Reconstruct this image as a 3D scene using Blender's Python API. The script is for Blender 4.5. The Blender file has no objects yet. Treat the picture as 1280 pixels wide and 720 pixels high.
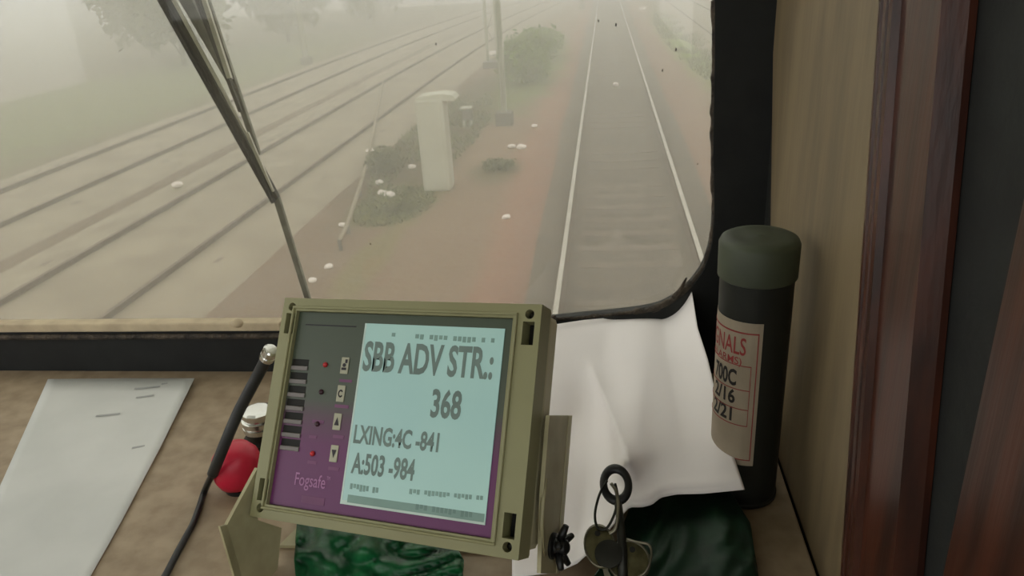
import bpy, bmesh, math, random
from mathutils import Vector, Matrix, noise
random.seed(4)
S = bpy.context.scene
COL = S.collection
# ------------------------------------------------------------------ camera
F_PX = 950.0
CAM = Vector((-0.296, 0.0, 3.56))              # eye in the cab, rail head level is z = 0
PITCH, YAW, ROLL = math.radians(23.2751), math.radians(7.8547), math.radians(3.7)
FWD = Vector((-math.sin(YAW) * math.cos(PITCH), math.cos(YAW) * math.cos(PITCH), -math.sin(PITCH)))
_r0 = Vector((math.cos(YAW), math.sin(YAW), 0)); _u0 = _r0.cross(FWD)
RGT = _r0 * math.cos(ROLL) - _u0 * math.sin(ROLL)
UPV = _u0 * math.cos(ROLL) + _r0 * math.sin(ROLL)
cd = bpy.data.cameras.new('camera'); cam = bpy.data.objects.new('camera', cd); COL.objects.link(cam)
cd.sensor_fit = 'HORIZONTAL'; cd.sensor_width = 36.0; cd.lens = F_PX / 1280 * 36.0
cd.clip_start = 0.02; cd.clip_end = 600
m3 = Matrix((RGT, UPV, -FWD)).transposed()
cam.matrix_world = Matrix.Translation(CAM) @ m3.to_4x4()
S.camera = cam
# ------------------------------------------------------------------ light
SKY = 2.35
w = bpy.data.worlds.new('overcast_sky'); S.world = w; w.use_nodes = True
nt = w.node_tree; nt.nodes['Background'].inputs[0].default_value = (1.0, 1.0, 0.975, 1); nt.nodes['Background'].inputs[1].default_value = SKY
S.view_settings.view_transform = 'Standard'; S.view_settings.look = 'None'
S.view_settings.gamma = 1.0; S.view_settings.exposure = 0.0; S.view_settings.use_curve_mapping = False
S.cycles.max_bounces = 10; S.cycles.transparent_max_bounces = 16; S.cycles.volume_bounces = 2
S.cycles.caustics_reflective = False; S.cycles.caustics_refractive = False
FOG_DENSITY = 0.023

# ------------------------------------------------------------------ helpers
def ray(x, y):
    return FWD + RGT * ((x - 640) / F_PX) - UPV * ((y - 360) / F_PX)
def onz(x, y, z):                              # a pixel's sight line met with a level plane (z below the eye)
    d = ray(x, y); return CAM + d * (z / d.z)
def ony(x, y, Y):
    d = ray(x, y); return CAM + d * (Y / d.y)
def onx(x, y, X):
    d = ray(x, y); return CAM + d * (X / d.x)
def rel(x, y, z): return CAM + Vector((x, y, z))
def lin(c):
    o = []
    for v in c:
        v /= 255.0
        o.append(v / 12.92 if v <= 0.04045 else ((v + 0.055) / 1.055) ** 2.4)
    return (o[0], o[1], o[2], 1)

def mat(name, c, rough=0.6, metal=0.0, c2=None, scale=20.0, bump=0.0, bscale=None, stretch=(1, 1, 1), spec=0.4, detail=4.0, lo=0.35, hi=0.65, sheen=0):
    m = bpy.data.materials.new(name); m.use_nodes = True
    n = m.node_tree.nodes; l = m.node_tree.links; b = n['Principled BSDF']
    b.inputs['Base Color'].default_value = lin(c); b.inputs['Roughness'].default_value = rough
    b.inputs['Metallic'].default_value = metal; b.inputs['Specular IOR Level'].default_value = spec
    tc = n.new('ShaderNodeTexCoord'); mp = n.new('ShaderNodeMapping'); l.new(tc.outputs['Object'], mp.inputs[0]); mp.inputs['Scale'].default_value = stretch
    if c2 is None: c2 = tuple(v * 0.9 for v in c)
    t = n.new('ShaderNodeTexNoise'); t.inputs['Scale'].default_value = scale; t.inputs['Detail'].default_value = detail
    l.new(mp.outputs[0], t.inputs['Vector'])
    r = n.new('ShaderNodeValToRGB'); r.color_ramp.elements[0].position = lo; r.color_ramp.elements[1].position = hi
    r.color_ramp.elements[0].color = lin(c); r.color_ramp.elements[1].color = lin(c2)
    l.new(t.outputs['Fac'], r.inputs[0]); l.new(r.outputs[0], b.inputs['Base Color'])
    if bump:
        t2 = n.new('ShaderNodeTexNoise'); t2.inputs['Scale'].default_value = bscale or scale * 3; t2.inputs['Detail'].default_value = 3
        l.new(mp.outputs[0], t2.inputs['Vector'])
        bp = n.new('ShaderNodeBump'); bp.inputs['Strength'].default_value = bump; bp.inputs['Distance'].default_value = 0.01
        l.new(t2.outputs['Fac'], bp.inputs['Height']); l.new(bp.outputs[0], b.inputs['Normal'])
    return m

def add_box(bm, lo, hi, mtx=None):
    vs = [bm.verts.new(Vector((x, y, z)) if mtx is None else mtx @ Vector((x, y, z))) for x in (lo[0], hi[0]) for y in (lo[1], hi[1]) for z in (lo[2], hi[2])]
    for f in ((0, 1, 3, 2), (4, 6, 7, 5), (0, 4, 5, 1), (2, 3, 7, 6), (0, 2, 6, 4), (1, 5, 7, 3)):
        bm.faces.new([vs[i] for i in f])
    return vs
def add_prism(bm, poly, d, mtx=None):          # poly: 3D points, d: extrusion vector
    a = [Vector(p) for p in poly]; b = [p + Vector(d) for p in a]
    if mtx is not None: a = [mtx @ p for p in a]; b = [mtx @ p for p in b]
    va = [bm.verts.new(p) for p in a]; vb = [bm.verts.new(p) for p in b]
    n = len(va); bm.faces.new(va[::-1]); bm.faces.new(vb)
    for i in range(n): bm.faces.new((va[i], va[(i + 1) % n], vb[(i + 1) % n], vb[i]))
def add_tube(bm, pts, rad, seg=8, caps=True):
    pts = [Vector(p) for p in pts]; n = len(pts)
    rads = rad if isinstance(rad, (list, tuple)) else [rad] * n
    t0 = (pts[1] - pts[0]).normalized(); ref = Vector((0, 0, 1)) if abs(t0.z) < .9 else Vector((1, 0, 0))
    nx = t0.cross(ref).normalized(); rings = []
    for i, p in enumerate(pts):
        t = (pts[min(i + 1, n - 1)] - pts[max(i - 1, 0)]).normalized()
        nx = (nx - t * nx.dot(t)).normalized(); ny = t.cross(nx)
        rings.append([bm.verts.new(p + (nx * math.cos(a) + ny * math.sin(a)) * rads[i]) for a in [2 * math.pi * k / seg for k in range(seg)]])
    for a, b in zip(rings, rings[1:]):
        for k in range(seg): bm.faces.new((a[k], a[(k + 1) % seg], b[(k + 1) % seg], b[k]))
    if caps: bm.faces.new(rings[0][::-1]); bm.faces.new(rings[-1])
def add_lathe(bm, prof, seg=32, mtx=None):     # prof: list of (radius, height), closed with caps
    rings = []
    for r, z in prof:
        rings.append([bm.verts.new((mtx or Matrix()) @ Vector((max(r, 1e-5) * math.cos(2 * math.pi * k / seg), max(r, 1e-5) * math.sin(2 * math.pi * k / seg), z))) for k in range(seg)])
    for a, b in zip(rings, rings[1:]):
        for k in range(seg): bm.faces.new((a[k], a[(k + 1) % seg], b[(k + 1) % seg], b[k]))
    bm.faces.new(rings[0][::-1]); bm.faces.new(rings[-1])
def add_torus(bm, mtx, R, r, seg=32, rs=10, sx=1.0, sy=1.0, arc=(0, 2 * math.pi)):
    full = abs(arc[1] - arc[0] - 2 * math.pi) < 1e-4
    n = seg if full else seg + 1; rings = []
    for i in range(n):
        a = arc[0] + (arc[1] - arc[0]) * i / seg
        rings.append([bm.verts.new(mtx @ Vector(((R + r * math.cos(b)) * math.cos(a) * sx, (R + r * math.cos(b)) * math.sin(a) * sy, r * math.sin(b)))) for b in [2 * math.pi * j / rs for j in range(rs)]])
    for i in range(n if full else n - 1):
        a, b = rings[i], rings[(i + 1) % n]
        for j in range(rs): bm.faces.new((a[j], a[(j + 1) % rs], b[(j + 1) % rs], b[j]))
    if not full: bm.faces.new(rings[0][::-1]); bm.faces.new(rings[-1])
def add_ball(bm, c, r, sub=2, sc=(1, 1, 1)):
    bmesh.ops.create_icosphere(bm, subdivisions=sub, radius=r, matrix=Matrix.Translation(c) @ Matrix.Diagonal((*sc, 1)))
def smooth_pts(pts, n=6):
    pts = [Vector(p) for p in pts]; out = []
    for i in range(len(pts) - 1):
        p0, p1, p2, p3 = pts[max(i - 1, 0)], pts[i], pts[i + 1], pts[min(i + 2, len(pts) - 1)]
        for k in range(n):
            t = k / n
            out.append(0.5 * (2 * p1 + (p2 - p0) * t + (2 * p0 - 5 * p1 + 4 * p2 - p3) * t * t + (3 * p1 - p0 - 3 * p2 + p3) * t ** 3))
    return out + [pts[-1]]

def origin(o): return o.matrix_world.translation if o.parent is None else origin(o.parent) + o.location
def obj(name, bm, m, parent=None, smooth=False, bevel=0.0, auto=None, world=True, loc=None, bseg=2):
    """link a bmesh given in world coordinates as ONE mesh object (its origin at the parent's, or at loc)"""
    bmesh.ops.recalc_face_normals(bm, faces=bm.faces)
    o0 = loc if loc is not None else (ORG[parent] if parent is not None else Vector((0, 0, 0)))
    if parent is None and loc is None:
        c = sum((v.co for v in bm.verts), Vector()) / max(1, len(bm.verts)); o0 = Vector((c.x, c.y, min(v.co.z for v in bm.verts)))
    bmesh.ops.translate(bm, verts=bm.verts, vec=-o0)
    me = bpy.data.meshes.new(name); bm.to_mesh(me); bm.free()
    me.materials.append(m)
    if smooth:
        for p in me.polygons: p.use_smooth = True
        if auto: me.set_sharp_from_angle(angle=math.radians(auto))
    o = bpy.data.objects.new(name, me); COL.objects.link(o)
    if parent is not None:
        o.parent = parent; o.location = o0 - ORG[parent]
    else: o.location = o0
    ORG[o] = o0.copy()
    if bevel:
        b = o.modifiers.new('bevel', 'BEVEL'); b.width = bevel; b.segments = bseg; b.limit_method = 'ANGLE'; b.angle_limit = math.radians(40)
    return o
ORG = {}
def tag(o, label=None, cat=None, group=None, kind=None):
    for k, v in (('label', label), ('category', cat), ('group', group), ('kind', kind)):
        if v: o[k] = v
    return o
def thing(name, loc, label, cat, group=None):
    o = bpy.data.objects.new(name, None); COL.objects.link(o); o.empty_display_size = 0.05
    o.location = loc; ORG[o] = Vector(loc); return tag(o, label, cat, group)
def struct(name, bm, m, parent=None, **k):
    o = obj(name, bm, m, parent, **k)
    if parent is None: o['kind'] = 'structure'
    return o
def boolean(o, cutter_bm):
    me = bpy.data.meshes.new('cutter'); bmesh.ops.recalc_face_normals(cutter_bm, faces=cutter_bm.faces)
    bmesh.ops.translate(cutter_bm, verts=cutter_bm.verts, vec=-ORG[o]); cutter_bm.to_mesh(me); cutter_bm.free()
    c = bpy.data.objects.new('cutter', me); COL.objects.link(c); c.location = ORG[o]
    md = o.modifiers.new('cut', 'BOOLEAN'); md.operation = 'DIFFERENCE'; md.object = c; md.solver = 'EXACT'
    bpy.context.view_layer.update()
    dg = bpy.context.evaluated_depsgraph_get()
    new = bpy.data.meshes.new_from_object(o.evaluated_get(dg)); o.modifiers.clear(); o.data = new
    bpy.data.objects.remove(c)
def text_bm(body, bold=0.0, thick=0.0):
    """flat lettering outline as a bmesh, lower left at the origin, returned with its width and height"""
    cu = bpy.data.curves.new('lettering', 'FONT'); cu.body = body; cu.size = 1.0; cu.offset = bold; cu.resolution_u = 3
    o = bpy.data.objects.new('lettering', cu); COL.objects.link(o); bpy.context.view_layer.update()
    me = bpy.data.meshes.new_from_object(o.evaluated_get(bpy.context.evaluated_depsgraph_get()))
    bpy.data.objects.remove(o); bm = bmesh.new(); bm.from_mesh(me)
    xs = [v.co.x for v in bm.verts]; ys = [v.co.y for v in bm.verts]
    x0, x1, y0, y1 = min(xs), max(xs), min(ys), max(ys)
    for v in bm.verts: v.co.x = (v.co.x - x0) / (x1 - x0); v.co.y = (v.co.y - y0) / (y1 - y0); v.co.z = 0
    return bm
def coons(top, bottom, left, right, nu, nv, zf):
    """four pixel edges -> a sheet lying in the cab; zf(u, v) is its height under the eye"""
    def at(pl, t):
        d = [0]
        for a, b in zip(pl, pl[1:]): d.append(d[-1] + math.hypot(b[0] - a[0], b[1] - a[1]))
        s = t * d[-1]
        for i in range(len(pl) - 1):
            if s <= d[i + 1] or i == len(pl) - 2:
                k = (s - d[i]) / (d[i + 1] - d[i]); return Vector((pl[i][0] + (pl[i + 1][0] - pl[i][0]) * k, pl[i][1] + (pl[i + 1][1] - pl[i][1]) * k))
    bm = bmesh.new(); g = []
    P00, P10, P01, P11 = Vector(top[0]), Vector(top[-1]), Vector(bottom[0]), Vector(bottom[-1])
    for j in range(nv + 1):
        v = j / nv; row = []
        for i in range(nu + 1):
            u = i / nu
            p = at(top, u) * (1 - v) + at(bottom, u) * v + at(left, v) * (1 - u) + at(right, v) * u - (P00 * (1 - u) * (1 - v) + P10 * u * (1 - v) + P01 * (1 - u) * v + P11 * u * v)
            row.append(bm.verts.new(onz(p.x, p.y, zf(u, v, p))))
        g.append(row)
    for j in range(nv):
        for i in range(nu): bm.faces.new((g[j][i], g[j + 1][i], g[j + 1][i + 1], g[j][i + 1]))
    return bm
def solid(o, t, off=0):
    md = o.modifiers.new('solid', 'SOLIDIFY'); md.thickness = t; md.offset = off; return o

# ------------------------------------------------------------------ materials
M = {}
M['black'] = mat('black_painted_sheet', (24, 26, 24), 0.75, c2=(17, 18, 17), scale=30, bump=0.05)
M['rubber'] = mat('torn_rubber_seal', (34, 30, 25), 0.8, c2=(80, 70, 58), scale=60, bump=0.6, bscale=120)
M['sill'] = mat('dusty_cream_sill', (196, 180, 150), 0.8, c2=(176, 160, 134), scale=40)
M['laminate'] = mat('beige_wood_laminate', (124, 108, 82), 0.5, c2=(106, 92, 70), scale=16, stretch=(1, 3, 0.45), bump=0.02)
M['brownwood'] = mat('red_brown_varnished_wood', (74, 38, 25), 0.35, c2=(46, 23, 16), scale=30, stretch=(3, 3, 0.15), bump=0.03)
M['desk'] = mat('mottled_brown_laminate', (158, 140, 115), 0.55, c2=(136, 118, 94), scale=45, detail=8, bump=0.02)
M['lining'] = mat('grey_green_cab_lining', (190, 190, 172), 0.6)  # lining tone raised to bounce more light around the cab
M['floor'] = mat('dark_cab_floor', (60, 52, 45), 0.8)
M['paper'] = mat('white_paper', (244, 239, 238), 0.75, c2=(240, 235, 234), scale=8)
M['oldpaper'] = mat('greyish_printed_paper', (205, 205, 200), 0.75, c2=(192, 193, 188), scale=8)
M['ink'] = mat('faint_grey_print', (168, 169, 166), 0.8)
M['case'] = mat('olive_beige_plastic', (136, 134, 97), 0.45, c2=(130, 127, 91), scale=12, bump=0.01)
M['caseback'] = mat('lit_beige_plastic', (186, 180, 146), 0.45, c2=(178, 171, 138), scale=12)  # housing plastic paled for light on its side, also the bracket's pale strip
M['recess'] = mat('recess_shade_paint', (24, 24, 18), 0.7)  # dark colour stands in for shade inside pockets, slots and key holes
M['bracket'] = mat('beige_painted_steel', (172, 165, 130), 0.45, c2=(150, 143, 110), scale=30)
M['blackplastic'] = mat('black_plastic', (28, 28, 27), 0.4, c2=(22, 22, 21))
M['cable'] = mat('black_cable_sheath', (40, 41, 40), 0.5, c2=(33, 34, 33))
M['chrome'] = mat('chrome', (215, 215, 210), 0.18, 1.0, c2=(200, 200, 196))
M['steel'] = mat('worn_steel', (150, 146, 130), 0.35, 1.0, c2=(120, 116, 100), scale=60)
M['brass'] = mat('tarnished_brass', (112, 108, 80), 0.35, 0.9, c2=(80, 76, 54), scale=90)
M['darkiron'] = mat('dark_iron', (52, 52, 46), 0.4, 0.6, c2=(40, 40, 36), scale=60)
M['red'] = mat('red_plastic', (196, 36, 62), 0.4, c2=(182, 28, 54), scale=20)
M['green'] = mat('shaded_green_flag_cloth', (9, 46, 26), 0.6, c2=(6, 32, 18), scale=40, bump=0.05)  # same green cloth, with the shade under the sheet put into its colour
M['greenbright'] = mat('lit_green_flag_cloth', (22, 98, 54), 0.4, c2=(10, 58, 32), scale=40, bump=0.05)  # same green cloth, brightened in colour for the light on its folds
M['can'] = mat('dark_green_tin', (29, 31, 26), 0.5, c2=(24, 26, 22), scale=25)
M['cap'] = mat('dull_green_cap', (66, 72, 54), 0.55, c2=(58, 63, 49), scale=30)
M['label'] = mat('yellowed_label', (160, 147, 128), 0.6, c2=(144, 132, 114), scale=25)
M['redink'] = mat('red_ink', (150, 58, 56), 0.7)
M['blackink'] = mat('black_ink', (36, 32, 30), 0.7)
M['rail'] = mat('polished_rail', (190, 184, 172), 0.4, 0.9, c2=(176, 170, 158), scale=3)
M['rust'] = mat('rusty_rail_side', (96, 82, 70), 0.8)
M['sleeper'] = mat('dusty_concrete_sleeper', (107, 96, 83), 0.9, c2=(94, 84, 73), scale=3, bump=0.2)
M['ballast'] = mat('grey_brown_ballast', (96, 86, 74), 0.95, c2=(82, 73, 63), scale=2.2, detail=10, bump=0.5, bscale=18)
M['ballast2'] = mat('pale_dusty_ballast', (144, 133, 114), 0.95, c2=(126, 115, 98), scale=1.2, detail=10, bump=0.5, bscale=14)
M['whitebox'] = mat('whitewashed_steel', (180, 178, 162), 0.6, c2=(170, 168, 152), scale=3)
M['grey_steel'] = mat('grey_mast_steel', (160, 160, 142), 0.6, c2=(146, 146, 130), scale=4)
M['concrete'] = mat('mast_concrete', (110, 106, 98), 0.9, c2=(94, 90, 82), scale=6)
M['leaf'] = mat('dusty_green_leaves', (100, 122, 52), 0.7, c2=(76, 98, 42), scale=2.0)
M['leafdark'] = mat('dull_tree_leaves', (92, 94, 60), 0.7, c2=(76, 80, 50), scale=1.2)
M['grass'] = mat('dry_green_grass', (104, 106, 66), 0.8, c2=(88, 92, 58), scale=1.5)
M['bark'] = mat('bark', (80, 66, 50), 0.9)
M['stone'] = mat('white_stone', (225, 215, 205), 0.8, c2=(205, 196, 186), scale=9)
M['wiper'] = mat('dark_wiper_steel', (62, 59, 46), 0.4, 0.0, c2=(48, 46, 37), scale=40)
M['wiperlight'] = mat('wiper_steel_highlight', (226, 224, 206), 0.4, 0.0, c2=(200, 198, 182), scale=60)  # near-white colour paints the blade highlights, also used on a pale link
M['wipergrey'] = mat('grey_wiper_arm', (150, 150, 136), 0.45, 0.0, c2=(112, 112, 102), scale=50)
M['led'] = mat('red_indicator', (190, 40, 44), 0.3)
M['leddark'] = mat('unlit_indicator', (60, 30, 40), 0.3)
M['print'] = mat('pale_violet_print', (170, 120, 160), 0.6)
M['printdim'] = mat('dim_violet_print', (120, 74, 108), 0.6)
M['button'] = mat('pale_key_print', (176, 174, 150), 0.5)
M['keyblack'] = mat('key_symbol', (32, 26, 34), 0.5)
M['slotlip'] = mat('grey_louvre', (126, 120, 116), 0.5)

# earth: strips of different soil alongside the line, grass where it grows
def ground_mat():
    m = bpy.data.materials.new('trackside_earth'); m.use_nodes = True; n = m.node_tree.nodes; l = m.node_tree.links; b = n['Principled BSDF']
    b.inputs['Roughness'].default_value = 0.95; b.inputs['Specular IOR Level'].default_value = 0.15
    tc = n.new('ShaderNodeTexCoord'); sep = n.new('ShaderNodeSeparateXYZ'); l.new(tc.outputs['Object'], sep.inputs[0])
    def nz(scale, detail, stretch=(1, 1, 1)):
        mp = n.new('ShaderNodeMapping'); mp.inputs['Scale'].default_value = stretch; l.new(tc.outputs['Object'], mp.inputs[0])
        t = n.new('ShaderNodeTexNoise'); t.inputs['Scale'].default_value = scale; t.inputs['Detail'].default_value = detail; l.new(mp.outputs[0], t.inputs[0]); return t.outputs['Fac']
    def mth(op, a, bb, c=None):
        x = n.new('ShaderNodeMath'); x.operation = op
        for i, v in enumerate((a, bb, c)):
            if v is None: continue
            if isinstance(v, (int, float)): x.inputs[i].default_value = v
            else: l.new(v, x.inputs[i])
        return x.outputs[0]
    def mix(fac, a, bb, blend='MIX'):
        x = n.new('ShaderNodeMix'); x.data_type = 'RGBA'; x.blend_type = blend
        if isinstance(fac, (int, float)): x.inputs[0].default_value = fac
        else: l.new(fac, x.inputs[0])
        for i, v in ((6, a), (7, bb)):
            if isinstance(v, tuple): x.inputs[i].default_value = v
            else: l.new(v, x.inputs[i])
        return x.outputs[2]
    wob = mth('MULTIPLY_ADD', nz(0.45, 4, (1, 0.35, 1)), 1.1, -0.55)
    xx = mth('ADD', sep.outputs['X'], wob)
    mr = n.new('ShaderNodeMapRange'); l.new(xx, mr.inputs[0]); mr.inputs[1].default_value = -16; mr.inputs[2].default_value = 8
    cr = n.new('ShaderNodeValToRGB'); e = cr.color_ramp.elements
    stops = [(-16, (92, 88, 66)), (-9.2, (96, 85, 70)), (-5.4, (108, 90, 74)), (-4.2, (108, 90, 72)), (-3.0, (124, 104, 84)), (-2.2, (126, 104, 86)), (-1.9, (140, 102, 84)), (-1.5, (130, 94, 80)), (-1.0, (98, 85, 74)), (1.0, (98, 85, 74)), (1.4, (128, 100, 86)), (2.0, (132, 106, 90)), (3.0, (120, 110, 86)), (8, (120, 110, 90))]
    while len(e) < len(stops): e.new(0.5)
    for k, (x, c) in zip(e, stops): k.position = (x + 16) / 24; k.color = lin(c)
    l.new(mr.outputs[0], cr.inputs[0])
    col = mix(mth('MULTIPLY', nz(1.3, 8), 0.5), cr.outputs[0], lin((102, 84, 70)))
    col = mix(mth('MULTIPLY', nz(6.0, 6), 0.25), col, lin((146, 126, 106)))
    gn = nz(1.1, 5)
    for (cx, cy, rx, ry, c, k) in ((-4.45, 17.5, 1.15, 6.2, (76, 68, 46), .85), (-3.9, 12.2, .75, 1.3, (100, 104, 56), .8), (-2.45, 14.3, .55, .9, (80, 74, 48), .8), (-3.6, 24, 1.5, 5, (74, 70, 48), .7), (3.2, 38, 1.0, 17, (108, 126, 54), .95), (-2.9, 31, 1.2, 11, (92, 106, 56), .8), (-3.6, 9.6, .3, 1.6, (110, 104, 66), .6), (-18, 30, 5, 24, (108, 116, 78), .7)):
        dx = mth('DIVIDE', mth('SUBTRACT', sep.outputs['X'], cx), rx); dy = mth('DIVIDE', mth('SUBTRACT', sep.outputs['Y'], cy), ry)
        d = mth('SQRT', mth('ADD', mth('MULTIPLY', dx, dx), mth('MULTIPLY', dy, dy)), None)
        d = mth('ADD', d, mth('MULTIPLY_ADD', gn, 0.9, -0.45))
        q = n.new('ShaderNodeMapRange'); q.inputs[1].default_value = 1.15; q.inputs[2].default_value = 0.65; q.inputs[3].default_value = 0; q.inputs[4].default_value = k; l.new(d, q.inputs[0])
        col = mix(q.outputs[0], col, lin(c))
    l.new(col, b.inputs['Base Color'])
    bp = n.new('ShaderNodeBump'); bp.inputs['Strength'].default_value = 0.4; bp.inputs['Distance'].default_value = 0.05; l.new(nz(7, 8), bp.inputs['Height']); l.new(bp.outputs[0], b.inputs['Normal'])
    return m
M['ground'] = ground_mat()

def glass_mat():
    m = bpy.data.materials.new('dusty_windscreen_glass'); m.use_nodes = True; n = m.node_tree.nodes; l = m.node_tree.links
    n.remove(n['Principled BSDF']); out = n['Material Output']
    tr = n.new('ShaderNodeBsdfTransparent'); tr.inputs[0].default_value = (0.765, 0.765, 0.725, 1)
    du = n.new('ShaderNodeBsdfTranslucent'); du.inputs[0].default_value = lin((205, 198, 182))
    df = n.new('ShaderNodeBsdfDiffuse'); df.inputs[0].default_value = lin((205, 198, 182))
    dd = n.new('ShaderNodeMixShader'); dd.inputs[0].default_value = 0.3; l.new(du.outputs[0], dd.inputs[1]); l.new(df.outputs[0], dd.inputs[2])
    tc = n.new('ShaderNodeTexCoord'); t = n.new('ShaderNodeTexNoise'); t.inputs['Scale'].default_value = 9; t.inputs['Detail'].default_value = 6; l.new(tc.outputs['Object'], t.inputs[0])
    mr = n.new('ShaderNodeMapRange'); mr.inputs[1].default_value = 0.3; mr.inputs[2].default_value = 0.75; mr.inputs[3].default_value = 0.05; mr.inputs[4].default_value = 0.085; l.new(t.outputs['Fac'], mr.inputs[0])
    mx = n.new('ShaderNodeMixShader'); l.new(mr.outputs[0], mx.inputs[0]); l.new(tr.outputs[0], mx.inputs[1]); l.new(dd.outputs[0], mx.inputs[2])
    gl = n.new('ShaderNodeBsdfGlossy'); gl.inputs['Roughness'].default_value = 0.03
    m2 = n.new('ShaderNodeMixShader'); m2.inputs[0].default_value = 0.02; l.new(mx.outputs[0], m2.inputs[1]); l.new(gl.outputs[0], m2.inputs[2])
    l.new(m2.outputs[0], out.inputs[0]); return m
M['glass'] = glass_mat()

def fog_mat():
    m = bpy.data.materials.new('fog_volume'); m.use_nodes = True; n = m.node_tree.nodes; l = m.node_tree.links
    n.remove(n['Principled BSDF']); v = n.new('ShaderNodeVolumeScatter'); v.inputs['Color'].default_value = (0.975, 0.965, 0.89, 1)
    v.inputs['Density'].default_value = FOG_DENSITY; v.inputs['Anisotropy'].default_value = 0.2
    l.new(v.outputs[0], n['Material Output'].inputs['Volume']); return m

# ------------------------------------------------------------------ large structure: the cab
WX = 0.163            # inner face of the right-hand wall, right of the eye
WY = 0.80             # windscreen plane, ahead of the eye
DZ = -0.458           # desk top, below the eye
def wpx(pts, Y=WY): return [ony(x, y, Y) for x, y in pts]
curve_px = [(690, 404), (740, 399), (790, 394), (825, 387), (850, 373), (868, 355), (881, 335), (890, 305), (893, 270), (893, 230), (892, 180), (893, 120), (894, 60), (894, 0)]
edge = wpx(curve_px)
sillL = ony(345, 413, WY); sill_far = ony(345, 413, WY) + Vector((-1.35, 0, -0.003))
top_z = CAM.z + 0.80  # unseen top of the opening, raised to let more sky onto the paper
hole = [sill_far, ony(160, 413, WY), sillL] + smooth_pts(edge, 3)
hole += [Vector((edge[-1].x - 0.01, hole[0].y, top_z)), Vector((sill_far.x, hole[0].y, top_z))]
outer = [rel(-2.05, WY, -1.5), rel(0.30, WY, -1.5), rel(0.30, WY, 0.95), rel(-2.05, WY, 0.95)]
def holed_plate(outer, hole, d):               # plate in a plane of constant y with one opening
    cu = bpy.data.curves.new('plate', 'CURVE'); cu.dimensions = '2D'; cu.fill_mode = 'BOTH'
    for pl in (outer, hole):
        sp = cu.splines.new('POLY'); sp.points.add(len(pl) - 1); sp.use_cyclic_u = True
        for p, q in zip(sp.points, pl): p.co = (q.x, q.z, 0, 1)
    cu.extrude = d / 2
    o = bpy.data.objects.new('plate', cu); COL.objects.link(o); bpy.context.view_layer.update()
    me = bpy.data.meshes.new_from_object(o.evaluated_get(bpy.context.evaluated_depsgraph_get())); bpy.data.objects.remove(o)
    bm = bmesh.new(); bm.from_mesh(me)
    for v in bm.verts: x, z, y = v.co; v.co = Vector((x, outer[0].y + d / 2 + y, z))
    bmesh.ops.remove_doubles(bm, verts=bm.verts, dist=1e-5); return bm
struct('wall_front', holed_plate(outer, hole, 0.024), M['black'])
# glass pane with its worn rubber seal
bm = bmesh.new(); add_box(bm, rel(sill_far.x - CAM.x - .02, WY + .018, -0.43), rel(.14, WY + .023, 0.82))
win = struct('window_1', bm, M['glass']); win['label'] = 'dusty windscreen pane looking out on the foggy tracks'
bm = bmesh.new()
sp = smooth_pts(edge, 8); sp = [p + Vector((0.0018 * noise.noise(p * 90), 0.006, 0.003 * noise.noise(p * 75 + Vector((3, 1, 7))))) for p in sp]
add_tube(bm, sp, [0.0026 + (0.0035 * max(0, noise.noise(p * 70)) + (0.0028 if 8 * 2 < i < 8 * 5 else 0)) * (1 if i < 48 else .35) for i, p in enumerate(sp)], 7)
struct('rubber_seal', bm, M['rubber'], win, smooth=True)
bm = bmesh.new()                                # torn end of the seal sticking up
add_tube(bm, [ony(842, 372, WY + .002), ony(851, 362, WY), ony(858, 347, WY - .002)], [.0035, .0026, .001], 6)
add_tube(bm, [ony(690, 405, WY), ony(692, 397, WY - .002), ony(694, 394, WY - .002)], [.005, .003, .001], 6)
struct('torn_seal', bm, M['rubber'], win, smooth=True)
for px, py, r in ((845, 62, .0016), (828, 88, .0013), (770, 31, .0016), (748, 26, .0012), (463, 305, .0013), (872, 205, .001), (545, 55, .0012)):
    bm = bmesh.new(); add_ball(bm, ony(px, py, WY + .0176), r, 1, (.6, .3, 1.3)); struct('dirt_speck', bm, M['rubber'], win)
# pale ledge along the bottom of the windscreen at left
bm = bmesh.new(); a = sill_far; b_ = ony(352, 413, WY); h = 0.011
add_prism(bm, [(a.x, WY - .001, a.z - .001), (b_.x, WY - .001, b_.z - .001), (b_.x, WY - .001, b_.z + h), (a.x, WY - .001, a.z + h)], (0, 0.0165, 0))
struct('trim_1', bm, M['sill'], bevel=.002)
bm = bmesh.new(); p = ony(296, 403, WY); add_ball(bm, p + Vector((0, 0, -.001)), .0075, 2, (1.1, .7, .8)); struct('sealant_blob', bm, M['sill'], bpy.data.objects['trim_1'], smooth=True)
bm = bmesh.new(); a2 = sill_far + Vector((0, -.004, -.006)); b2 = ony(352, 420, WY - .004)
add_tube(bm, [a2, b2], .0035, 6); struct('gasket_strip', bm, M['rubber'], bpy.data.objects['trim_1'])

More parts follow.
